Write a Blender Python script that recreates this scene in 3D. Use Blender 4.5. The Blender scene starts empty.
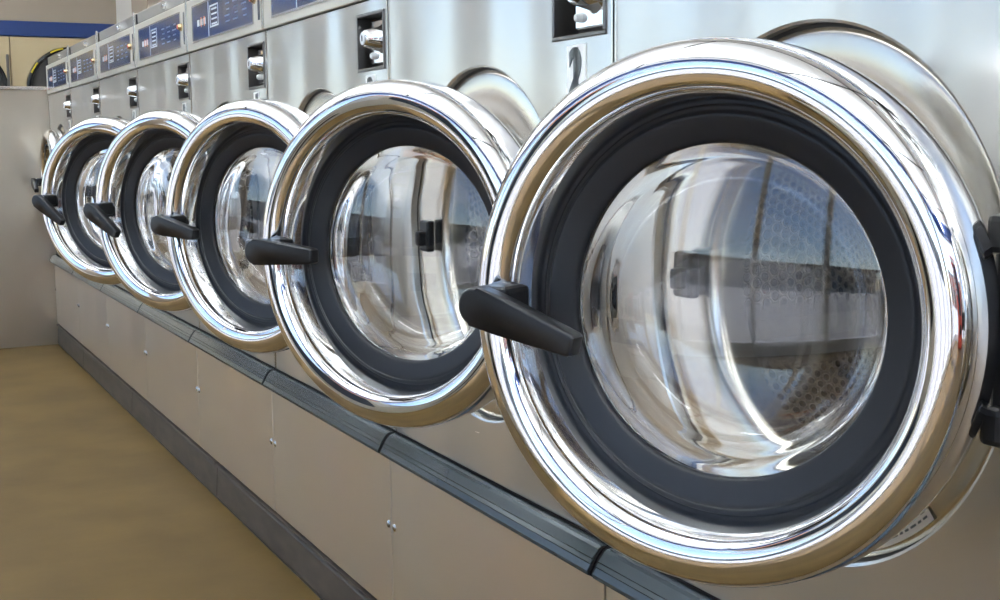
import bpy, bmesh, math, random
from mathutils import Vector, Matrix
PI = math.pi
random.seed(4)
C = bpy.context.collection
sc = bpy.context.scene

# ------------------------------------------------------------------ camera, sky, sun, exposure
ZO = -0.115                       # measured heights -> height over the floor
CAM_H = 1.0606 + ZO
f_px, yaw, pitch, roll, D = 1266.97, 0.4644, 0.1207, -0.0077, 0.8219
F = Vector((math.sin(yaw)*math.cos(pitch), math.cos(yaw)*math.cos(pitch), -math.sin(pitch)))
R0 = F.cross(Vector((0, 0, 1))).normalized(); U0 = R0.cross(F)
R = R0*math.cos(roll) + U0*math.sin(roll); U = -R0*math.sin(roll) + U0*math.cos(roll)
cd = bpy.data.cameras.new('camera'); cam = bpy.data.objects.new('camera', cd); C.objects.link(cam)
cam.matrix_world = Matrix(((R.x, U.x, -F.x, -D), (R.y, U.y, -F.y, 0), (R.z, U.z, -F.z, CAM_H), (0, 0, 0, 1)))
cd.sensor_fit = 'HORIZONTAL'; cd.sensor_width = 36; cd.lens = 36*f_px/1000; cd.clip_start = 0.02
cd.dof.use_dof = False
sc.camera = cam

w = bpy.data.worlds.new('sky'); sc.world = w; w.use_nodes = True
nt = w.node_tree; nt.nodes.clear()
out = nt.nodes.new('ShaderNodeOutputWorld'); bg = nt.nodes.new('ShaderNodeBackground')
sky = nt.nodes.new('ShaderNodeTexSky'); sky.sky_type = 'NISHITA'; sky.sun_disc = False
sky.sun_elevation = math.radians(55); sky.sun_rotation = math.radians(200)
sky.air_density = 1.0; sky.dust_density = 0.6; sky.ozone_density = 3.0
bg.inputs['Strength'].default_value = 0.40
nt.links.new(sky.outputs[0], bg.inputs[0]); nt.links.new(bg.outputs[0], out.inputs[0])
sd = bpy.data.lights.new('sun', 'SUN'); sd.energy = 8; sd.angle = 0.01; sd.color = (1, .96, .9)
sun = bpy.data.objects.new('sun', sd); C.objects.link(sun)
sun.rotation_euler = Vector((0.60, 0.16, -0.82)).to_track_quat('-Z', 'Y').to_euler()

vs = sc.view_settings
sc.display_settings.display_device = 'sRGB'
vs.view_transform = 'Standard'; vs.look = 'None'; vs.gamma = 1; vs.use_curve_mapping = False
vs.exposure = 1.08
sc.cycles.use_denoising = True
sc.cycles.max_bounces = 16; sc.cycles.glossy_bounces = 8; sc.cycles.transmission_bounces = 14
sc.cycles.transparent_max_bounces = 12; sc.cycles.caustics_reflective = True; sc.cycles.caustics_refractive = True
sc.cycles.sample_clamp_indirect = 6

# ------------------------------------------------------------------ geometry constants
W = 0.73; S0 = 1.327; NM = 7
Z_PAN = 1.3214 + ZO; Z_CTOP = 1.457 + ZO; Z_TOP = 1.496 + ZO
Z_STRIP = 0.557 + ZO; Z_BASE = 0.2207 + ZO; ZC = 0.9106 + ZO
RR = 0.2634; HY = 0.2387; HX = 0.0054; RG = 0.1515
XL = -2.7; XR = 0.72; YN = -4.2; YF = 8.6; ZCEIL = 3.0
ROW_A = S0 - 2*W; ROW_B = S0 + NM*W - W*0

# ------------------------------------------------------------------ materials
def mat(name, col, rough=.5, metal=0, **k):
    m = bpy.data.materials.new(name); m.use_nodes = True
    b = m.node_tree.nodes['Principled BSDF']
    b.inputs['Base Color'].default_value = (*col, 1); b.inputs['Roughness'].default_value = rough
    b.inputs['Metallic'].default_value = metal
    for a, v in k.items(): b.inputs[a].default_value = v
    return m
def nodes(m): return m.node_tree, m.node_tree.nodes['Principled BSDF']
def N(t, typ, **k):
    n = t.nodes.new(typ)
    for a, v in k.items(): setattr(n, a, v)
    return n
def coords(t, scale, kind='Object'):
    tc = N(t, 'ShaderNodeTexCoord'); mp = N(t, 'ShaderNodeMapping')
    mp.inputs['Scale'].default_value = scale
    t.links.new(tc.outputs[kind], mp.inputs[0]); return mp
def add_bump(m, layers, chain=None):
    t, b = nodes(m); prev = None
    for scale, noise_scale, strength, dist in layers:
        mp = coords(t, scale); n = N(t, 'ShaderNodeTexNoise'); n.inputs['Scale'].default_value = noise_scale
        n.inputs['Detail'].default_value = .3 if noise_scale > 3.1 and noise_scale < 3.9 else 2.0
        t.links.new(mp.outputs[0], n.inputs['Vector'])
        bp = N(t, 'ShaderNodeBump'); bp.inputs['Strength'].default_value = strength; bp.inputs['Distance'].default_value = dist
        t.links.new(n.outputs['Fac'], bp.inputs['Height'])
        if prev: t.links.new(prev.outputs[0], bp.inputs['Normal'])
        prev = bp
    t.links.new(prev.outputs[0], b.inputs['Normal'])
def vary(m, scale, noise_scale, c1, c2, detail=4, p0=.35, p1=.65):
    t, b = nodes(m); mp = coords(t, scale); n = N(t, 'ShaderNodeTexNoise')
    n.inputs['Scale'].default_value = noise_scale; n.inputs['Detail'].default_value = detail
    cr = N(t, 'ShaderNodeValToRGB'); cr.color_ramp.elements[0].position = p0; cr.color_ramp.elements[1].position = p1
    cr.color_ramp.elements[0].color = (*c1, 1); cr.color_ramp.elements[1].color = (*c2, 1)
    t.links.new(mp.outputs[0], n.inputs['Vector']); t.links.new(n.outputs['Fac'], cr.inputs[0])
    t.links.new(cr.outputs[0], b.inputs['Base Color'])
def vary_rough(m, scale, noise_scale, r1, r2):
    t, b = nodes(m); mp = coords(t, scale); n = N(t, 'ShaderNodeTexNoise')
    n.inputs['Scale'].default_value = noise_scale; n.inputs['Detail'].default_value = 3
    mr = N(t, 'ShaderNodeMapRange'); mr.inputs['To Min'].default_value = r1; mr.inputs['To Max'].default_value = r2
    t.links.new(mp.outputs[0], n.inputs['Vector']); t.links.new(n.outputs['Fac'], mr.inputs['Value'])
    t.links.new(mr.outputs[0], b.inputs['Roughness'])

M = {}
M['steel'] = mat('brushed_stainless', (.64, .63, .60), .18, 1)
add_bump(M['steel'], [((1, 1.6, .6), 3.4, .7, .04), ((1, 6, 420), 3, .04, .001)])
vary_rough(M['steel'], (1, 3, 60), 4, .18, .30)
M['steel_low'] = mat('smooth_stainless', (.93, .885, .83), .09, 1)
add_bump(M['steel_low'], [((1, 1.2, 1), 3.4, .8, .05), ((1, 5, 120), 3, .01, .0008)])
def second_lobe(m, rough, fac):
    t, b = nodes(m); g = N(t, 'ShaderNodeBsdfAnisotropic'); g.inputs['Roughness'].default_value = rough
    g.inputs['Color'].default_value = b.inputs['Base Color'].default_value
    mx = N(t, 'ShaderNodeMixShader'); mx.inputs[0].default_value = fac
    o = [n for n in t.nodes if n.type == 'OUTPUT_MATERIAL'][0]
    t.links.new(b.outputs[0], mx.inputs[1]); t.links.new(g.outputs[0], mx.inputs[2]); t.links.new(mx.outputs[0], o.inputs[0])
vary(M['steel_low'], (1, 1.1, .8), 3.0, (.95, .82, .74), (.86, .87, .84), 1, .38, .62)  # pinkish, cloudy reflections painted into the base colour
second_lobe(M['steel'], .5, .32); second_lobe(M['steel_low'], .40, .48)
M['plate'] = mat('seat_plate_steel', (.66, .63, .56), .24, 1)
add_bump(M['plate'], [((1, 30, 30), 6, .03, .001)])
M['chrome'] = mat('polished_chrome', (.80, .80, .81), .035, 1)
M['chrome_rough'] = mat('satin_chrome', (.62, .62, .62), .2, 1)
M['gasket'] = mat('black_rubber', (.017, .018, .021), .42, 0, **{'Specular IOR Level': .30})
add_bump(M['gasket'], [((1, 1, 1), 300, .05, .0005)])
M['black'] = mat('black_plastic', (.010, .010, .011), .36, 0, **{'Specular IOR Level': .35})
add_bump(M['black'], [((1, 1, 1), 900, .15, .0003)])
M['dark'] = mat('dark_recess', (.03, .028, .026), .6, 0)
M['dark_matte'] = mat('gap_black', (.006, .005, .005), .8, **{'Specular IOR Level': .1})
M['dark_steel'] = mat('dark_steel', (.16, .15, .14), .35, 1)
M['drum'] = mat('perforated_drum_steel', (.55, .53, .48), .25, 1)
M['frame'] = mat('cream_panel_frame', (.62, .60, .53), .28, .35)
M['trim_steel'] = mat('edge_trim_steel', (.66, .63, .58), .25, 1)
M['sticker'] = mat('foil_sticker', (.62, .60, .55), .4, .3)
M['plate_white'] = mat('white_number_plate', (.86, .86, .82), .35)
M['ink'] = mat('grey_ink', (.09, .10, .10), .5)
M['logo_white'] = mat('white_print', (.68, .70, .72), .4)
M['panel_ink'] = mat('dim_print', (.22, .26, .36), .3)
M['red'] = mat('red_button', (.55, .07, .04), .35)
M['orange'] = mat('orange_print', (.75, .22, .06), .4)
M['brass'] = mat('worn_brass', (.62, .46, .25), .22, 1)
M['glass'] = mat('door_glass', (1, 1, 1), 0.0, 0, **{'Transmission Weight': 1.0, 'IOR': 1.5})
M['strip'] = mat('grey_green_ledge', (.06, .075, .08), .22, .45)
add_bump(M['strip'], [((1, 4, 200), 3, .04, .001)])
M['plinth'] = mat('dark_rubber_plinth', (.075, .06, .05), .42)
vary(M['plinth'], (1, 2, 6), 4, (.030, .025, .021), (.070, .054, .042))
M['floor'] = mat('tan_brown_floor', (.2, .13, .06), .55, **{'Specular IOR Level': .15})
vary(M['floor'], (1.2, 1.2, 1), 3.2, (.075, .045, .012), (.118, .072, .021), 8, .3, .75)
add_bump(M['floor'], [((1, 1, 1), 40, .06, .003), ((1, 1, 1), 3, .08, .01)])
M['white_wall'] = mat('white_paint', (.78, .76, .72), .6)
M['cream'] = mat('cream_enamel', (.60, .48, .29), .4)
M['tan'] = mat('tan_paint', (.33, .275, .215), .55)
M['blue'] = mat('blue_valance', (.008, .036, .16), .4)
M['label_blue'] = mat('blue_overlay', (.012, .05, .20), .12)
vary(M['label_blue'], (1, 9, 14), 2.2, (.008, .04, .14), (.045, .055, .09), 3, .42, .62)
M['label_grey'] = mat('slate_overlay', (.09, .10, .13), .12)
M['ceiling'] = mat('white_ceiling', (.86, .86, .85), .8)
M['partition'] = mat('dull_stainless', (.50, .45, .37), .3, 1)
add_bump(M['partition'], [((1, 1, .25), 2.5, .3, .02), ((300, 5, 5), 3, .04, .001)])
vary_rough(M['partition'], (3, 1, .6), 2, .22, .4)
M['ground'] = mat('pale_concrete', (.38, .37, .35), .9)
M['yellow'] = mat('yellow_sticker', (.75, .6, .03), .4)
M['alu'] = mat('window_frame', (.72, .71, .68), .35, .2)
M['bld'] = mat('pale_stucco', (.34, .32, .29), .8)
M['bld_dark'] = mat('shop_front', (.06, .065, .07), .3)
M['brick'] = mat('red_brick', (.42, .09, .045), .8)
M['leaf'] = mat('leaf_green', (.05, .09, .03), .7)
M['bark'] = mat('bark', (.09, .07, .05), .9)
M['vend_red'] = mat('vending_cream', (.50, .47, .40), .3)
M['real_red'] = mat('red_enamel', (.45, .05, .025), .3)
M['vend_dark'] = mat('vending_glass', (.03, .04, .06), .1)
# thin window pane: mostly clear, a little mirror
m = bpy.data.materials.new('window_pane'); m.use_nodes = True; t = m.node_tree; t.nodes.clear()
o_ = N(t, 'ShaderNodeOutputMaterial'); mx = N(t, 'ShaderNodeMixShader'); mx.inputs[0].default_value = .06
tr = N(t, 'ShaderNodeBsdfTransparent'); tr.inputs[0].default_value = (.74, .74, .75, 1); gl = N(t, 'ShaderNodeBsdfGlossy'); gl.inputs['Roughness'].default_value = .01
t.links.new(tr.outputs[0], mx.inputs[1]); t.links.new(gl.outputs[0], mx.inputs[2]); t.links.new(mx.outputs[0], o_.inputs[0])
M['pane'] = m
def emit(name, col, s):
    m = bpy.data.materials.new(name); m.use_nodes = True; b = m.node_tree.nodes['Principled BSDF']
    b.inputs['Emission Color'].default_value = (*col, 1); b.inputs['Emission Strength'].default_value = s
    b.inputs['Base Color'].default_value = (.8, .8, .8, 1); return m
M['lamp'] = emit('added_lamp_diffuser', (.95, .98, 1), 4)  # glow of the added pendants

# drum holes: hexagonal grid in UV metres
def hex_holes(m, s, rad, hole_col, base_col):
    t, b = nodes(m)
    uv = N(t, 'ShaderNodeUVMap'); sp = N(t, 'ShaderNodeSeparateXYZ'); t.links.new(uv.outputs[0], sp.inputs[0])
    def mth(op, a, b_=None):
        n = N(t, 'ShaderNodeMath'); n.operation = op
        for i, v in enumerate((a, b_)):
            if v is None: continue
            if isinstance(v, (int, float)): n.inputs[i].default_value = v
            else: t.links.new(v, n.inputs[i])
        return n.outputs[0]
    q = s*math.sqrt(3)
    ds = []
    for ox, oy in ((0, 0), (s/2, q/2)):
        x = mth('SUBTRACT', mth('FLOORED_MODULO', mth('ADD', sp.outputs[0], ox), s), s/2)
        y = mth('SUBTRACT', mth('FLOORED_MODULO', mth('ADD', sp.outputs[1], oy), q), q/2)
        ds.append(mth('SQRT', mth('ADD', mth('MULTIPLY', x, x), mth('MULTIPLY', y, y))))
    d = mth('MINIMUM', ds[0], ds[1])
    mr = N(t, 'ShaderNodeMapRange'); mr.inputs['From Min'].default_value = rad*.88; mr.inputs['From Max'].default_value = rad*1.06
    t.links.new(d, mr.inputs['Value'])
    mix = N(t, 'ShaderNodeMix'); mix.data_type = 'RGBA'
    mix.inputs[6].default_value = (*hole_col, 1); mix.inputs[7].default_value = (*base_col, 1)
    t.links.new(mr.outputs[0], mix.inputs[0]); t.links.new(mix.outputs[2], b.inputs['Base Color'])
    mr2 = N(t, 'ShaderNodeMapRange'); mr2.inputs['From Min'].default_value = rad*.8; mr2.inputs['From Max'].default_value = rad*1.5
    t.links.new(d, mr2.inputs['Value'])
    bp = N(t, 'ShaderNodeBump'); bp.inputs['Strength'].default_value = .8; bp.inputs['Distance'].default_value = .002
    t.links.new(mr2.outputs[0], bp.inputs['Height']); t.links.new(bp.outputs[0], b.inputs['Normal'])
    t.links.new(mr.outputs[0], b.inputs['Metallic'])
hex_holes(M['drum'], .0160, .0060, (.01, .01, .01), (.62, .59, .53))

# ------------------------------------------------------------------ mesh helpers
def obj(name, bm, m, parent=None, loc=(0, 0, 0), smooth=False, ang=35):
    bmesh.ops.remove_doubles(bm, verts=bm.verts, dist=1e-6)
    bmesh.ops.recalc_face_normals(bm, faces=bm.faces)
    me = bpy.data.meshes.new(name); bm.to_mesh(me); bm.free()
    if smooth:
        for p in me.polygons: p.use_smooth = True
        try: me.set_sharp_from_angle(angle=math.radians(ang))
        except Exception: pass
    o = bpy.data.objects.new(name, me); C.objects.link(o)
    for mm in (m if isinstance(m, (list, tuple)) else [m]): me.materials.append(mm)
    o.parent = parent; o.location = loc
    return o
def box(bm, x0, x1, y0, y1, z0, z1, bevel=0, mi=0, seg=2):
    r = bmesh.ops.create_cube(bm, size=1); v = r['verts']
    for q in v: q.co = Vector(((x0+x1)/2 + q.co.x*(x1-x0), (y0+y1)/2 + q.co.y*(y1-y0), (z0+z1)/2 + q.co.z*(z1-z0)))
    fs = {f for q in v for f in q.link_faces}
    for f in fs: f.material_index = mi
    if bevel: bmesh.ops.bevel(bm, geom=list({e for q in v for e in q.link_edges}), offset=bevel, segments=seg, affect='EDGES', profile=.5)
    return bm
def B(*a, **k): return box(bmesh.new(), *a, **k)
def lathe(bm, prof, cy=0, cz=0, n=96, closed=False, flip=-1, uvl=None):
    """revolve (r, out) profile about the -X axis through (cy, cz)"""
    rings = []
    for r, o in prof:
        if r < 1e-6: rings.append([bm.verts.new((flip*o, cy, cz))]); continue
        rings.append([bm.verts.new((flip*o, cy + r*math.cos(2*PI*i/n), cz + r*math.sin(2*PI*i/n))) for i in range(n)])
    pairs = list(zip(rings, rings[1:])) + ([(rings[-1], rings[0])] if closed else [])
    for a, b in pairs:
        if len(a) == 1 and len(b) == 1: continue
        for i in range(n):
            j = (i+1) % n
            if len(a) == 1: bm.faces.new((a[0], b[i], b[j]))
            elif len(b) == 1: bm.faces.new((a[i], a[j], b[0]))
            else: bm.faces.new((a[i], a[j], b[j], b[i]))
    return bm
def smooth_prof(pts, sub=4, closed=False):
    res = []; n = len(pts); rng = range(n if closed else n-1)
    for i in rng:
        g = lambda k: Vector(pts[k % n]) if closed else Vector(pts[max(0, min(n-1, k))])
        p0, p1, p2, p3 = g(i-1), g(i), g(i+1), g(i+2)
        for s in range(sub):
            u = s/sub
            q = .5*((2*p1) + (-p0+p2)*u + (2*p0-5*p1+4*p2-p3)*u*u + (-p0+3*p1-3*p2+p3)*u**3)
            res.append((max(q[0], 0), q[1]))
    if not closed: res.append(tuple(pts[-1]))
    return res
def prism(bm, poly, axis, a, b, mi=0):
    """extrude a 2D polygon along an axis: axis 'y' -> poly in (x,z); 'x' -> (y,z)"""
    def P(p, t):
        return (p[0], t, p[1]) if axis == 'y' else (t, p[0], p[1])
    v0 = [bm.verts.new(P(p, a)) for p in poly]; v1 = [bm.verts.new(P(p, b)) for p in poly]
    n = len(poly); fs = []
    for i in range(n): fs.append(bm.faces.new((v0[i], v0[(i+1) % n], v1[(i+1) % n], v1[i])))
    fs.append(bm.faces.new(v0)); fs.append(bm.faces.new(v1[::-1]))
    for f in fs: f.material_index = mi
    return bm
def text_bm(s, size, axis_y=-1):
    cu = bpy.data.curves.new('t', 'FONT'); cu.body = s; cu.size = size; cu.extrude = .0006; cu.offset = size*.034
    cu.align_x = 'CENTER'; cu.align_y = 'CENTER'
    to = bpy.data.objects.new('t', cu); C.objects.link(to)
    dg = bpy.context.evaluated_depsgraph_get(); me = bpy.data.meshes.new_from_object(to.evaluated_get(dg))
    bm = bmesh.new(); bm.from_mesh(me)
    bpy.data.objects.remove(to); bpy.data.meshes.remove(me); bpy.data.curves.remove(cu)
    for v in bm.verts: v.co = Vector((-v.co.z, -v.co.x*.86, v.co.y))   # reads from the aisle (looking +X, +Y is left)
    return bm
def thing(name, label, cat, loc=(0, 0, 0), rotz=0, group=None):
    o = bpy.data.objects.new(name, None); C.objects.link(o); o.location = loc; o.rotation_euler = (0, 0, rotz)
    o.empty_display_size = .1
    o['label'] = label; o['category'] = cat
    if group: o['group'] = group
    return o
def struct(name, bm, m, **k):
    o = obj(name, bm, m, **k); o['kind'] = 'structure'; return o

# ------------------------------------------------------------------ the room
struct('floor', B(XL-.2, XR+.2, YN-.2, YF+1.2, -.1, 0), M['floor'])
struct('ceiling', B(XL-.2, XR+.2, YN-.2, YF+1.2, ZCEIL, ZCEIL+.1), M['ceiling'])
bm = bmesh.new()
for x_ in (-2.3, -1.1, .1): box(bm, x_-.02, x_+.02, YN, YF+.8, ZCEIL-.03, ZCEIL)
for y_ in (-3.4, -1.6, .2, 2, 3.8, 5.6, 7.4): box(bm, XL, XR, y_-.02, y_+.02, ZCEIL-.028, ZCEIL)
struct('trim_6', bm, M['dark'])
struct('wall_right', B(XR, XR+.15, YN, YF+1.0, 0, ZCEIL), M['white_wall'])
bm = B(XR-.02, XR, -1.5, 7.98, 1.2, ZCEIL)
for y in (0, 1.5, 3, 4.5, 6, 7.5): box(bm, XR-.026, XR-.02, y-.012, y+.012, 1.2, ZCEIL)
struct('trim_1', bm, M['tan'])
# far wall above the dryers, with the blue band
struct('wall_far', B(XL, XR, YF+.0, YF+.15, 1.865+ZO, ZCEIL), M['tan'])
struct('trim_2', B(XL, XR, YF-.015, YF+.14, 1.772+ZO, 1.865+ZO, bevel=.004), M['blue'])
struct('wall_far_back', B(XL, XR, YF+.85, YF+1.0, 0, ZCEIL), M['tan'])
# window wall on the left: sill, header, blue valance, mullions
SILL, HEAD = .12, 2.38
struct('wall_left', box(B(XL-.15, XL, YN, YF+1, 0, SILL), XL-.15, XL, YN, YF+1, HEAD, ZCEIL), M['white_wall'])
struct('trim_3', B(XL, XL+.05, YN, YF+.8, HEAD+.02, HEAD+.50, bevel=.004), M['blue'])
for y_ in (YN+2*.9067, YN+9*.9067, YN+13*.9067): struct('column', B(XL-.02, XL+.16, y_-.16, y_+.16, 0, ZCEIL, bevel=.01), M['tan'])
# window wall behind the camera
struct('wall_near', box(box(B(XL, XR, YN-.15, YN, 0, SILL), XL, XR, YN-.15, YN, HEAD, ZCEIL), -.35, XR, YN-.15, YN, SILL, HEAD), M['white_wall'])
struct('trim_4', B(XL+.05, XR, YN, YN+.05, HEAD+.02, HEAD+.50, bevel=.004), M['blue'])
nw = 1
def window(a0, a1, side):
    global nw
    bm = bmesh.new(); t_ = .035
    def bx(a, b, z0, z1):
        if side == 'x': box(bm, XL-.10, XL-.03, a, b, z0, z1, bevel=.004, seg=1)
        elif side == 'f': box(bm, a, b, YF+.90, YF+.97, z0, z1, bevel=.004, seg=1)
        else: box(bm, a, b, YN-.10, YN-.03, z0, z1, bevel=.004, seg=1)
    bx(a0, a0+t_, SILL, HEAD); bx(a1-t_, a1, SILL, HEAD); bx(a0+t_, a1-t_, SILL, SILL+t_); bx(a0+t_, a1-t_, HEAD-t_, HEAD)
    o = struct(f'window_{nw}', bm, M['alu']); nw += 1
    pb = B(XL-.070, XL-.064, a0+t_, a1-t_, SILL+t_, HEAD-t_) if side == 'x' else B(a0+t_, a1-t_, *((YF+.93, YF+.936) if side == 'f' else (YN-.070, YN-.064)), SILL+t_, HEAD-t_)
    obj('window_pane', pb, M['pane'], o)
y = YN
step = (YF+.8-YN)/15
for i in range(15): window(YN+i*step, YN+(i+1)*step, 'x')
for i in range(3): window(XL + i*(2.35/3), XL + (i+1)*(2.35/3), 'y')

# made-up pendant up-lights along the aisle, added to brighten ceiling and room
proto = thing('added_pendant_light', 'added white linear pendant lamp hanging under the ceiling', 'added ceiling lamp', (0, 0, 0), 0, 'added linear pendant lamps')
obj('housing', B(-.09, .09, -.75, .75, -.03, .03, bevel=.012), M['alu'], proto)
obj('diffuser', B(-.075, .075, -.73, .73, -.036, -.031), M['lamp'], proto)
for s in (-.6, .6):
    obj('cable', B(-.003, .003, s-.003, s+.003, .03, .50), M['alu'], proto)
def copy_tree(o, parent=None):
    c = o.copy(); C.objects.link(c); c.parent = parent
    for ch in list(o.children): copy_tree(ch, c)
    return c
i = 0
for r_, y in enumerate((-3.2, -.6, 2.0, 4.6, 7.0)):
    for c_, x in enumerate((-1.35,)):
        o = proto if i == 0 else copy_tree(proto); i += 1
        o.location = (x, y, ZCEIL-.50)
        o['label'] = 'added white linear pendant lamp ' + 'over the washer aisle, ' + \
            ('closest to the back wall', 'second row from the back wall', 'third row from the back wall', 'second row from the dryers', 'closest to the dryers')[r_]
        ld = bpy.data.lights.new('added_uplight', 'AREA'); ld.shape = 'RECTANGLE'; ld.size = .16; ld.size_y = 1.4; ld.energy = 52; ld.color = (.86, .94, 1)  # upward fill light added with each pendant
        lo = bpy.data.objects.new('added_uplight', ld); C.objects.link(lo); lo.location = (x, y, ZCEIL-.46); lo.rotation_euler = (PI, 0, 0)

# stainless-clad half wall behind the end of the row
hw = struct('wall_half', B(-1.6, XR, ROW_B+.012, ROW_B+.10, 0, 1.36+ZO-.018, bevel=.002, seg=1), M['partition'])
obj('wall_cap', B(-1.61, XR, ROW_B+.006, ROW_B+.106, 1.36+ZO-.018, 1.36+ZO, bevel=.004), M['trim_steel'], hw)

# ------------------------------------------------------------------ washers
def plate_with_hole(bm, y0, y1, z0, z1, cy, cz, r, x, n=96, depth=.012, mi=0):
    """front sheet in the plane X=x with a round hole and the hole's inner wall"""
    angs = sorted(set([2*PI*i/n for i in range(n)] + [math.atan2(zz-cz, yy-cy) % (2*PI) for yy in (y0, y1) for zz in (z0, z1)]))
    def edge(a):
        c, s = math.cos(a), math.sin(a); ts = []
        if c > 1e-9: ts.append((y1-cy)/c)
        if c < -1e-9: ts.append((y0-cy)/c)
        if s > 1e-9: ts.append((z1-cz)/s)
        if s < -1e-9: ts.append((z0-cz)/s)
        t = min(ts); return (cy+c*t, cz+s*t)
    inn = [bm.verts.new((x+.0015, cy+r*math.cos(a), cz+r*math.sin(a))) for a in angs]
    mid = [bm.verts.new((x, cy+(r+.003)*math.cos(a), cz+(r+.003)*math.sin(a))) for a in angs]
    bk = [bm.verts.new((x+depth, cy+r*math.cos(a), cz+r*math.sin(a))) for a in angs]
    ou = [bm.verts.new((x, *edge(a))) for a in angs]
    k = len(angs)
    for i in range(k):
        j = (i+1) % k
        for a, b in ((ou, mid), (mid, inn), (inn, bk)):
            f = bm.faces.new((a[i], a[j], b[j], b[i])); f.material_index = mi
    return ou

def lever_bm():
    """tapered lever lying in the door plane, pivot at the origin, tip towards -Y; thickness along X"""
    bm = bmesh.new(); L = .112; r0, r1 = .0185, .0105
    pts = []
    for i in range(13):
        a = PI/2 - PI*i/12; pts.append((r0*math.sin(a+PI/2)*1.0, r0*math.cos(a+PI/2)))
    pts = [(r0*math.cos(a), r0*math.sin(a)) for a in [(-PI/2 + PI*i/14) for i in range(15)]]
    pts += [(-.03, r0*.92), (-L+.004, r1*1.05), (-L, r1*.8), (-L, -r1*.8), (-L+.004, -r1*1.05), (-.03, -r0*.92)]
    prism(bm, pts, 'x', -.010, .009)
    bmesh.ops.bevel(bm, geom=[e for e in bm.edges if abs(e.verts[0].co.x-e.verts[1].co.x) < 1e-6], offset=.004, segments=3, affect='EDGES', profile=.5)
    return bm

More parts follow.
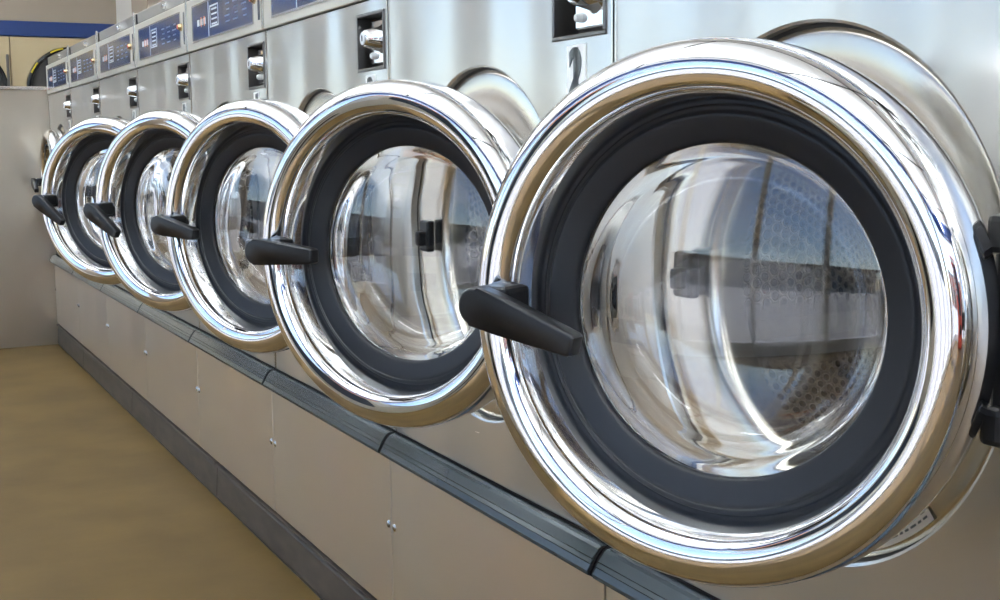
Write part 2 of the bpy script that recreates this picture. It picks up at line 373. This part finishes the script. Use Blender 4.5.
def make_washer():
    t = thing('washing_machine', 'x', 'washing machine')
    # local frame: X=0 is the front face, Y centre of the machine, Z from the floor
    h = W/2; g = .0022
    cyr = .0163; czr = ZC + .0024
    # body shell with the front sheet (lower edge at the ledge), round opening for the seat plate and square coin opening
    cb = bmesh.new()
    oy0, oy1 = -.341, -.219          # coin opening
    oz0, oz1 = 1.201+ZO, 1.292+ZO
    # main sheet below the coin opening
    zsplit = oz0
    plate_with_hole(cb, -h+g, h-g, Z_STRIP-.02, zsplit, cyr, czr, RR, 0)
    def quad(y0, y1, z0, z1, x=0):
        cb.faces.new([cb.verts.new(c) for c in ((x, y0, z0), (x, y0, z1), (x, y1, z1), (x, y1, z0))])
    quad(-h+g, oy0, zsplit, Z_PAN-.003); quad(oy1, h-g, zsplit, Z_PAN-.003); quad(oy0, oy1, oz1, Z_PAN-.003)
    for yy in (-h+g, h-g):           # sides
        cb.faces.new([cb.verts.new(c) for c in ((0, yy, Z_BASE), (0, yy, Z_PAN-.003), (.69, yy, Z_PAN-.003), (.69, yy, Z_BASE))])
    cb.faces.new([cb.verts.new(c) for c in ((.69, -h+g, Z_BASE), (.69, -h+g, Z_PAN-.003), (.69, h-g, Z_PAN-.003), (.69, h-g, Z_BASE))])
    obj('cabinet', cb, M['steel'], t)
    # thin bright edge trims at each side of the sheet
    for s in (-1, 1):
        obj('edge_trim', B(-.0012, .0, *sorted((s*(h-g), s*(h-g)-s*.004)), Z_STRIP, Z_PAN-.004), M['trim_steel'], t)
    obj('seam_shade', B(.0005, .02, h-.0020, h-.0006, Z_BASE, Z_TOP-.004), M['dark_matte'], t)  # dark strip standing in for the shade inside the seam
    # coin mechanism
    cm = bmesh.new()
    prism(cm, [(oy0, oz0), (oy1, oz0), (oy1, oz1), (oy0, oz1)], 'x', 0.0, .035)
    cm.normal_update()
    for f in [f for f in cm.faces if abs(f.normal.x) > .9 and f.calc_center_median().x < .01]: cm.faces.remove(f)
    fr = .0055
    for a in ((oy0-fr, oy1+fr, oz1, oz1+fr), (oy0-fr, oy1+fr, oz0-fr, oz0), (oy0-fr, oy0, oz0, oz1), (oy1, oy1+fr, oz0, oz1)):
        box(cm, -.003, .002, *a, bevel=.001, seg=1)
    co = obj('coin_box', cm, M['dark_steel'], t)
    yc_ = -.297; zk = 1.250+ZO
    obj('coin_plate', B(.013, .034, oy0+.001, -.247, oz0+.007, oz1-.006, bevel=.003), M['chrome'], co)
    kb = lathe(bmesh.new(), [(.0, .022), (.0120, .022), (.0142, .020), (.0160, .015), (.0215, -.008), (.026, -.014), (.025, -.028), (0, -.028)], yc_, zk, 40)
    obj('coin_knob', kb, M['chrome'], co, smooth=True)
    kb = lathe(bmesh.new(), [(.0, .0235), (.0112, .0235), (.0112, .022), (0, .022)], yc_, zk, 24)
    obj('knob_cap', kb, M['logo_white'], co)
    obj('key_slot', B(-.0245, -.023, yc_-.0015, yc_+.0015, zk-.005, zk+.005), M['black'], co)
    bt = lathe(bmesh.new(), [(0, -.004), (.004, -.005), (.006, -.008), (.0065, -.016), (0, -.016)], -.262, oz0+.022, 20)
    obj('return_button', bt, M['plate_white'], co, smooth=True)
    # number plate (numeral added per machine)
    obj('number_plate', B(-.0012, .0, -.2985+.0, -.2515, 1.113+ZO, 1.188+ZO), M['plate_white'], t)
    # control panel
    cp = bmesh.new(); X0 = -.006
    box(cp, X0, .69, -h+g, h-g, Z_PAN, Z_CTOP, bevel=.003, seg=2)
    cpo = obj('control_panel', cp, M['frame'], t)
    ly0, ly1 = -.285, .292; lz0, lz1 = 1.345+ZO, 1.432+ZO
    gg = bmesh.new()
    for a in ((ly0-.006, ly1+.006, lz1, lz1+.005), (ly0-.006, ly1+.006, lz0-.005, lz0), (ly0-.006, ly0, lz0, lz1), (ly1, ly1+.006, lz0, lz1)):
        box(gg, X0-.002, X0, *a)
    obj('display_bezel', gg, M['trim_steel'], cpo)
    ov = obj('display_overlay', B(X0-.001, X0, ly0, ly1, lz0, lz1), M['label_blue'], cpo)
    X1 = X0-.001
    # printed marks: divider, outlined read-out, programme rows
    obj('panel_divider', B(X1-.0006, X1, .118, .122, lz0, lz1), M['logo_white'], cpo)
    zz0, zz1 = lz0+.020, lz1-.012
    fb = bmesh.new(); P1 = [(.020, zz0), (.105, zz0), (.105, zz1), (.020, zz1)]; P2 = [(.025, zz0+.004), (.100, zz0+.004), (.100, zz1-.004), (.025, zz1-.004)]
    va = [fb.verts.new((X1-.0006, *p)) for p in P1]; vb = [fb.verts.new((X1-.0006, *p)) for p in P2]
    for q in range(4): fb.faces.new((va[q], va[(q+1) % 4], vb[(q+1) % 4], vb[q]))
    obj('readout_frame', fb, M['logo_white'], cpo)
    for r in range(4): obj('readout_line', B(X1-.0006, X1, .036, .088, zz0+.006+r*.012, zz0+.010+r*.012), M['logo_white'], cpo)
    for cdx in range(3):
        for r in range(4):
            y0 = -.235 + cdx*.075; wd = .028 + .016*((r*7+cdx*5) % 3)/2
            obj('printed_line', B(X1-.0006, X1, y0, y0+wd, lz0+.020+r*.014, lz0+.0235+r*.014), M['panel_ink'], cpo)
    for k in range(3): obj('logo_tile', B(X1-.0006, X1, .150+k*.034, .172+k*.034, lz0+.034, lz0+.050), M['logo_white'], cpo)
    for k in range(2): obj('logo_mark', B(X1-.0009, X1, .160+k*.034, .166+k*.034, lz0+.030, lz0+.054), M['orange'], cpo)
    obj('side_slot', B(X0-.001, X0, -.340, -.325, lz0, lz1), M['label_grey'], cpo)
    kb = lathe(bmesh.new(), [(0, .011), (.006, .011), (.008, .008), (.009, .003), (.011, .002), (.011, 0), (0, 0)], -.300, 1.394+ZO, 24)
    obj('start_button', kb, M['brass'], cpo, loc=(X0, 0, 0), smooth=True)
    kb = lathe(bmesh.new(), [(0, .0125), (.0055, .0122), (.006, .011), (0, .011)], -.300, 1.394+ZO, 20)
    obj('button_cap', kb, M['red'], cpo, loc=(X0, 0, 0))
    # top rail with its lock
    tr = obj('top_rail', B(.004, .69, -h+g, h-g, Z_CTOP+.003, Z_TOP, bevel=.004), M['steel'], t)
    kb = lathe(bmesh.new(), [(0, .008), (.005, .008), (.0072, .006), (.0078, .0), (.0095, -.001), (.0095, -.005), (0, -.005)], -.07, 1.474+ZO, 24)
    obj('lid_lock', kb, M['chrome_rough'], tr, smooth=True)
    obj('seam_strip', B(-.007, .0, -h+.0025, -h+.014, Z_PAN+.002, Z_TOP+.004, bevel=.001, seg=1), M['trim_steel'], t)
    # seat plate: dished ring round the drum mouth
    prof = smooth_prof([(RR-.004, -.013), (RR-.010, -.010), (RR-.030, -.009), (.215, -.012), (.190, -.016), (.176, -.022), (.169, -.035), (.167, -.06)], 4)
    sp = obj('seat_plate', lathe(bmesh.new(), prof, cyr, czr), M['plate'], t, smooth=True, ang=60)
    obj('plate_gap', lathe(bmesh.new(), [(RR+.001, -.0125), (RR-.006, -.0135)], cyr, czr), M['dark'], sp)
    # rating sticker, lower near side of the seat plate
    sb = bmesh.new()
    a0, a1 = math.radians(-134), math.radians(-113)
    for i in range(12):
        for (u0, u1) in ((0, 1),):
            p = a0+(a1-a0)*i/12; q = a0+(a1-a0)*(i+1)/12
            sb.faces.new([sb.verts.new((.0075, cyr+r*math.cos(a), czr+r*math.sin(a))) for r, a in ((.254, p), (.254, q), (.220, q), (.220, p))])
    stk = obj('rating_sticker', sb, M['sticker'], sp)
    sb = bmesh.new()
    for row in range(5):
        rr = .226 + row*.0052; p = a0 + .02
        rnd = random.Random(row)
        while p < a1-.05:
            q = min(p + rnd.uniform(.015, .06), a1-.02)
            sb.faces.new([sb.verts.new((.0070, cyr+r*math.cos(a), czr+r*math.sin(a))) for r, a in ((rr+.0022, p), (rr+.0022, q), (rr, q), (rr, p))]); p = q+.012
    obj('sticker_print', sb, M['ink'], stk)
    # door catch on the far side of the opening
    cb_ = bmesh.new(); box(cb_, -.008, .006, .190, .225, czr-.022, czr+.03, bevel=.004); box(cb_, -.022, -.006, .196, .212, czr-.012, czr+.012, bevel=.004)
    obj('door_catch', cb_, M['black'], t)
    # drum with perforated back and side wall, three lifters
    db = bmesh.new(); uvl = db.loops.layers.uv.new('UVMap'); n = 64; rd = .245; xa, xb = .062, .36
    def fc(vs_, uvs):
        f = db.faces.new([db.verts.new(v) for v in vs_])
        for lp, u in zip(f.loops, uvs): lp[uvl].uv = u
    for i in range(n):
        a, b = 2*PI*i/n, 2*PI*(i+1)/n
        P = lambda r, an, x: (x, cyr+r*math.cos(an), czr+r*math.sin(an))
        for k in range(4):
            x0, x1 = xa+(xb-xa)*k/4, xa+(xb-xa)*(k+1)/4
            fc([P(rd, a, x0), P(rd, b, x0), P(rd, b, x1), P(rd, a, x1)], [(a*rd, x0), (b*rd, x0), (b*rd, x1), (a*rd, x1)])
        xk = xb
        rs = [(rd, xb), (.21, xb+.004), (.12, xb-.012), (.06, xb-.004), (.001, xb-.004)]
        for (r0, x0), (r1, x1) in zip(rs, rs[1:]):
            vs_ = [P(r0, a, x0), P(r0, b, x0), P(r1, b, x1), P(r1, a, x1)]
            fc(vs_, [(v[1]+5, v[2]+5) for v in vs_])
        fc([P(rd, a, xa), P(rd, b, xa), P(.167, b, .06), P(.167, a, .06)], [(0, 0)]*4)
    dr = obj('drum', db, M['drum'], t, smooth=True, ang=40)
    for k in range(3):
        a = math.radians(100+120*k); lb = bmesh.new()
        prism(lb, [(-.04, 0), (.04, 0), (.012, .055), (-.012, .055)], 'x', xa+.02, xb-.01)
        for v in lb.verts:
            yy, zz = v.co.y, v.co.z
            r = rd-.004-zz; v.co.y = cyr + r*math.cos(a) - yy*math.sin(a); v.co.z = czr + r*math.sin(a) + yy*math.cos(a)
        obj('lifter', lb, M['plate'], dr)
    # ledge under the front sheet: sloping fluted strip
    lg = bmesh.new(); xo = -.0129
    poly = [(0, Z_STRIP+.001), (xo, Z_STRIP), (xo-.004, Z_STRIP-.003), (xo-.013, Z_STRIP-.014), (xo-.0125, Z_STRIP-.0155), (xo-.0165, Z_STRIP-.020), (xo-.0160, Z_STRIP-.0215),
            (xo-.021, Z_STRIP-.029), (xo-.021, Z_STRIP-.034), (xo-.017, Z_STRIP-.036), (0, Z_STRIP-.036)]
    prism(lg, poly, 'y', -h+.007, h-.007)
    lo_ = obj('ledge_strip', lg, M['strip'], t)
    for s in (-1, 1):
        eb = prism(bmesh.new(), [(p[0]*.96, p[1]) for p in poly], 'y', *sorted((s*(h-.0065), s*(h-.0012)))); obj('end_cap', eb, M['dark_matte'], lo_)
    obj('shadow_strip', B(-.0035, 0, -h+.003, h-.003, Z_STRIP+.001, Z_STRIP+.0035), M['dark_matte'], lo_)  # black strip painting the shadow line along the ledge top
    # service door below, with a lock at each top corner side
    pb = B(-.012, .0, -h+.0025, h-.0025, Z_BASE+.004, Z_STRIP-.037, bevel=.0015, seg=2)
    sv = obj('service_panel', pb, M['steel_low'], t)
    for s in (-1, 1):
        kb = lathe(bmesh.new(), [(0, .0025), (.003, .003), (.0062, .0015), (.0075, 0), (0, 0)], s*(h-.014), .388+ZO, 20)
        obj('panel_screw', kb, M['chrome_rough'], sv, loc=(-.012, 0, 0), smooth=True)
    obj('foot_rail', B(.004, .03, -h+.003, h-.003, Z_BASE-.004, Z_BASE+.02), M['dark'], t)
    # hinge block on the near side
    hb = bmesh.new(); box(hb, -.006, .012, -HY-.034, -HY+.012, ZC-.094, ZC+.094, bevel=.005)
    for s in (-1, 1): box(hb, -.024, -.004, -HY-.018, -HY+.006, ZC+s*.078-.016, ZC+s*.078+.016, bevel=.006)
    obj('hinge', hb, M['black'], t)
    # ---- the door, in its own frame: origin on the hinge line
    prof = smooth_prof([(.1850, .026), (.1862, .034), (.1882, .045), (.1905, .056), (.1930, .0655), (.1962, .0732), (.2010, .0790), (.2070, .0822), (.2140, .0836), (.2210, .0826), (.2280, .0792),
                        (.2340, .0738), (.2388, .0672), (.2415, .0595), (.2425, .0510), (.2428, .0380), (.2425, .0260), (.2405, .0140), (.2350, .0050), (.2280, .0020)], 5)
    prof += [(.20, .001), (.165, .001), (.158, .004), (.156, .012), (.175, .014), (.186, .02)]
    dm = lathe(bmesh.new(), prof, HY, 0, 160, closed=True)
    d = obj('door', dm, M['chrome'], t, loc=(-HX, -HY, ZC), smooth=True, ang=50)
    gp = smooth_prof([(.1515, .0145), (.1515, .0205), (.1530, .0240), (.157, .0265), (.166, .030), (.174, .0325), (.1775, .0325), (.1805, .0295), (.1845, .0285), (.1860, .0270)], 3)
    gp += [(.1855, .0205), (.176, .0145), (.157, .0125)]
    obj('gasket', lathe(bmesh.new(), gp, HY, 0, 128, closed=True), M['gasket'], d, smooth=True, ang=45)
    # outer pane: gently domed, thickness 5 mm
    def dome(r, roc, top): return top - (roc - math.sqrt(roc*roc - r*r))
    ROC = .55; TOP = .0425
    pr_ = [(r, dome(r, ROC, TOP)) for r in [0, .02, .04, .06, .08, .10, .115, .125, .132, .138, .144, .148, .1515]]
    ins = [(r, o-.005) for r, o in pr_[::-1]]
    obj('glass', lathe(bmesh.new(), pr_ + ins, HY, 0, 128), M['glass'], d, smooth=True, ang=60)
    # inner bowl pressed towards the drum
    bo = smooth_prof([(.1540, .0105), (.1460, .0095), (.1410, .0050), (.1370, -.0060), (.1290, -.0210), (.1140, -.0340), (.0900, -.0440), (.0600, -.0500), (.0300, -.0530), (0.0, -.0540)], 4)
    bi = smooth_prof([(0.0, -.0590), (.0300, -.0580), (.0620, -.0550), (.0930, -.0485), (.1180, -.0380), (.1340, -.0230), (.1415, -.0070), (.1450, .0000), (.1490, .0030), (.1540, .0045)], 4)
    obj('glass_bowl', lathe(bmesh.new(), bo + bi, HY, 0, 128, closed=True), M['glass'], d, smooth=True, ang=60)
    # handle bracket and lever
    hb = bmesh.new(); yp = HY + .196
    box(hb, -.104, -.060, yp-.016, yp+.022, -.012, .019, bevel=.006)
    box(hb, -.100, -.050, yp-.008, yp+.012, -.018, .010, bevel=.004)
    obj('handle_bracket', hb, M['black'], d)
    ph = lathe(bmesh.new(), [(0, .0), (.013, .0), (.013, .012), (0, .012)], 0, 0, 24)
    box(ph, 0, .001, -.001, .001, -.001, .001)
    hd = obj('handle', lever_bm(), M['black'], d, loc=(-.114, HY+.203, .002), smooth=True, ang=35)
    return t

first = make_washer()
OPEN = {0: 0, 1: .4862, 2: .5008, 3: .4599, 4: .5149, 5: .6481, 6: 0, 7: 0, 8: 0}
LEV = {0: 10, 1: 15, 2: 1, 3: 8, 4: 31, 5: 34, 6: 5, 7: 30, 8: 20}
LABEL = {
 0: 'stainless washer beside the camera, past the right edge of the picture, door shut',
 1: 'largest nearest stainless washer, chrome porthole door ajar, at the right of the picture',
 2: 'stainless washer marked with numeral 2, chrome door ajar, second nearest to the camera',
 3: 'third nearest stainless washer, chrome door ajar, black lever almost level but dipping slightly',
 4: 'fourth nearest stainless washer, chrome door ajar, black lever slanting steeply down',
 5: 'fifth nearest stainless washer, farthest one whose chrome door stands ajar',
 6: 'third washer from the half wall, door shut, hidden behind the farthest open door',
 7: 'second washer from the half wall, door shut, behind the farthest open door',
 8: 'farthest stainless washer, at the end of the row beside the half wall'}
for k in (1, 0, 2, 3, 4, 5, 6, 7, 8):
    o = first if k == 1 else copy_tree(first)
    o.location = (0, S0 + (k-1.5)*W, 0)
    o['label'] = LABEL[k]; o['group'] = 'stainless washers in a row'
    for ch in o.children:
        if ch.name.startswith('door') and not ch.name.startswith('door_catch'):
            ch.rotation_euler = (0, 0, OPEN[k])
            if OPEN[k] == 0: ch.location.x = .0088
            for c2 in ch.children:
                if c2.name.startswith('handle') and 'bracket' not in c2.name: c2.rotation_euler = (math.radians(LEV[k]), 0, 0)
        if ch.name.startswith('number_plate') and True:
            n_ = obj('numeral', text_bm(str(k) if k else '1', .078), M['ink'], ch, loc=(-.0018, -.275, 1.152+ZO))

# plinth under the row
pb = bmesh.new()
poly = [(-.010, .004), (-.014, .012), (-.010, .085), (-.006, .094), (-.016, .097), (-.016, .1035), (.05, .1035), (.05, 0), (-.010, 0)]
ys = [S0-.4, S0+.84*W, S0+2.75*W, S0+4.4*W, S0+5.9*W, ROW_B-.003]
for a, b in zip(ys, ys[1:]): prism(pb, poly, 'y', a+.002, b-.002)
struct('baseboard_right', pb, M['plinth'])
struct('trim_5', B(.05, XR-.03, S0, ROW_B-.003, 0, .1035), M['dark'])

# ------------------------------------------------------------------ dryers at the far end
def make_dryer():
    t = thing('tumble_dryer', 'x', 'dryer')
    Hh = 1.768+ZO; w_ = .655; cz = 1.435+ZO; r = .275
    bm = bmesh.new()
    plate_with_hole(bm, 0, w_-.004, .02, Hh, w_*.55, cz, r+.002, 0, 64, .03)
    for yy in (0, w_-.004):
        bm.faces.new([bm.verts.new(c) for c in ((0, yy, .02), (0, yy, Hh), (.8, yy, Hh), (.8, yy, .02))])
    bm.faces.new([bm.verts.new(c) for c in ((0, 0, Hh), (0, w_-.004, Hh), (.8, w_-.004, Hh), (.8, 0, Hh))])
    # turn to face -Y : (x, y) -> (y, x)
    def turn(b):
        for v in b.verts: v.co = Vector((v.co.y, v.co.x, v.co.z))
        return b
    obj('cabinet', turn(bm), M['cream'], t)
    d = obj('door', turn(lathe(bmesh.new(), [(r, .0), (r, .020), (r-.010, .026), (r-.022, .022), (r-.026, .008), (r-.026, -.02)], w_*.55, cz, 64)), M['black'], t, smooth=True)
    obj('door_window', turn(lathe(bmesh.new(), [(r-.026, .006), (.15, .012), (0, .014), ], w_*.55, cz, 64)), M['dark'], d, smooth=True)
    sb = bmesh.new()
    for a0, a1 in ((140, 156), (100, 118)):
        for i in range(6):
            p, q = math.radians(a0+(a1-a0)*i/6), math.radians(a0+(a1-a0)*(i+1)/6)
            sb.faces.new([sb.verts.new((-.0272, w_*.55+rr*math.cos(a), cz+rr*math.sin(a))) for rr, a in ((r-.002, p), (r-.002, q), (r-.012, q), (r-.012, p))])
    obj('warning_tape', turn(sb), M['yellow'], d)
    hb = bmesh.new(); box(hb, w_-.030, w_-.014, -.045, -.030, 1.40+ZO, 1.655+ZO, bevel=.004)
    for z in (1.42, 1.635): box(hb, w_-.028, w_-.016, -.031, -.0, z-.008+ZO, z+.008+ZO)
    obj('pull_handle', hb, M['dark_steel'], t)
    obj('toe_kick', B(.0, w_-.004, .03, .06, 0, .02), M['dark'], t)
    return t
dp = make_dryer()
dl = ['cream tumble dryer with round black door, showing above the half wall behind the last washer',
      'cream tumble dryer with vertical pull handle, second from the right wall', 'cream tumble dryer, third from the right wall',
      'cream tumble dryer, fourth from the right wall', 'cream tumble dryer, fifth from the right wall']
for i in range(4):
    o = dp if i == 0 else copy_tree(dp)
    o.location = (.063 - .657*i, YF-.0, 0); o['label'] = dl[i]; o['group'] = 'dryers along the far wall'

# ------------------------------------------------------------------ what the chrome and glass reflect
def vending(x, y, rz, label, body='vend_red', head='orange'):
    t = thing('vending_machine', label, 'vending machine', (x, y, 0), rz)
    bm = B(-.7, 0, -.42, .42, .03, 1.75, bevel=.015); obj('body', bm, M[body], t)
    obj('display_window', B(0, .008, -.36, .16, .65, 1.60, bevel=.003), M['vend_dark'], t)
    obj('header', B(0, .012, -.36, .36, 1.62, 1.70, bevel=.003), M[head], t)
    bm = bmesh.new()
    for r in range(5): box(bm, 0, .008, .20, .37, 1.0+r*.11, 1.08+r*.11, bevel=.003, seg=1)
    obj('button_column', bm, M['logo_white'], t)
    obj('tray', B(0, .01, -.3, .1, .3, .48, bevel=.004), M['black'], t)
    for a in ((-.65, -.38), (-.65, .38), (-.05, -.38), (-.05, .38)): obj('foot', B(a[0]-.02, a[0]+.02, a[1]-.02, a[1]+.02, 0, .03), M['black'], t)
vending(-1.1, -3.35, PI/2, 'red drinks vending machine behind the camera, against the back window wall', 'real_red', 'logo_white')
vending(XL+.86, 1.75, 0, 'cream vending machine with orange header, standing against the window wall across from the washers')
# folding table mid room
# outside: parking lot, long low shop building, brick corner house, trees
struct('ground', B(-70, XL-.15, -50, 60, -.12, -.05), M['ground'])
struct('ground_far', B(XL-.15, 60, YF+1.0, 60, -.12, -.05), M['ground'])
struct('ground_near', B(XL-.15, 60, -60, YN-.15, -.12, -.05), M['ground'])
def building(x, y, lx, ly, hgt, m, label, cat='building', face='x'):
    t = thing('shop_building', label, cat, (x, y, -.05))
    obj('wall', B(-lx/2, lx/2, -ly/2, ly/2, 0, hgt), m, t)
    obj('roof', B(-lx/2-.4, lx/2+.6, -ly/2-.4, ly/2+.4, hgt, hgt+.35, bevel=.05), M['bld_dark'], t)
    n = int(ly/4)
    if face == 'x':
        for i in range(n):
            yy = -ly/2 + (i+.5)*ly/n
            obj('window', B(lx/2, lx/2+.05, yy-1.3, yy+1.3, .6, 2.5), M['bld_dark'], t)
    else:
        n = int(lx/4)
        for i in range(n):
            xx = -lx/2 + (i+.5)*lx/n
            obj('window', B(xx-1.3, xx+1.3, ly/2, ly/2+.05, .6, 2.5), M['bld_dark'], t)
    return t
building(-40, 2, 8, 60, 3.6, M['bld'], 'long low pale shop building across the parking lot')
building(-6, -34, 30, 8, 4.2, M['brick'], 'red brick building outside the back windows', face='y')
print('objects', len(bpy.data.objects))
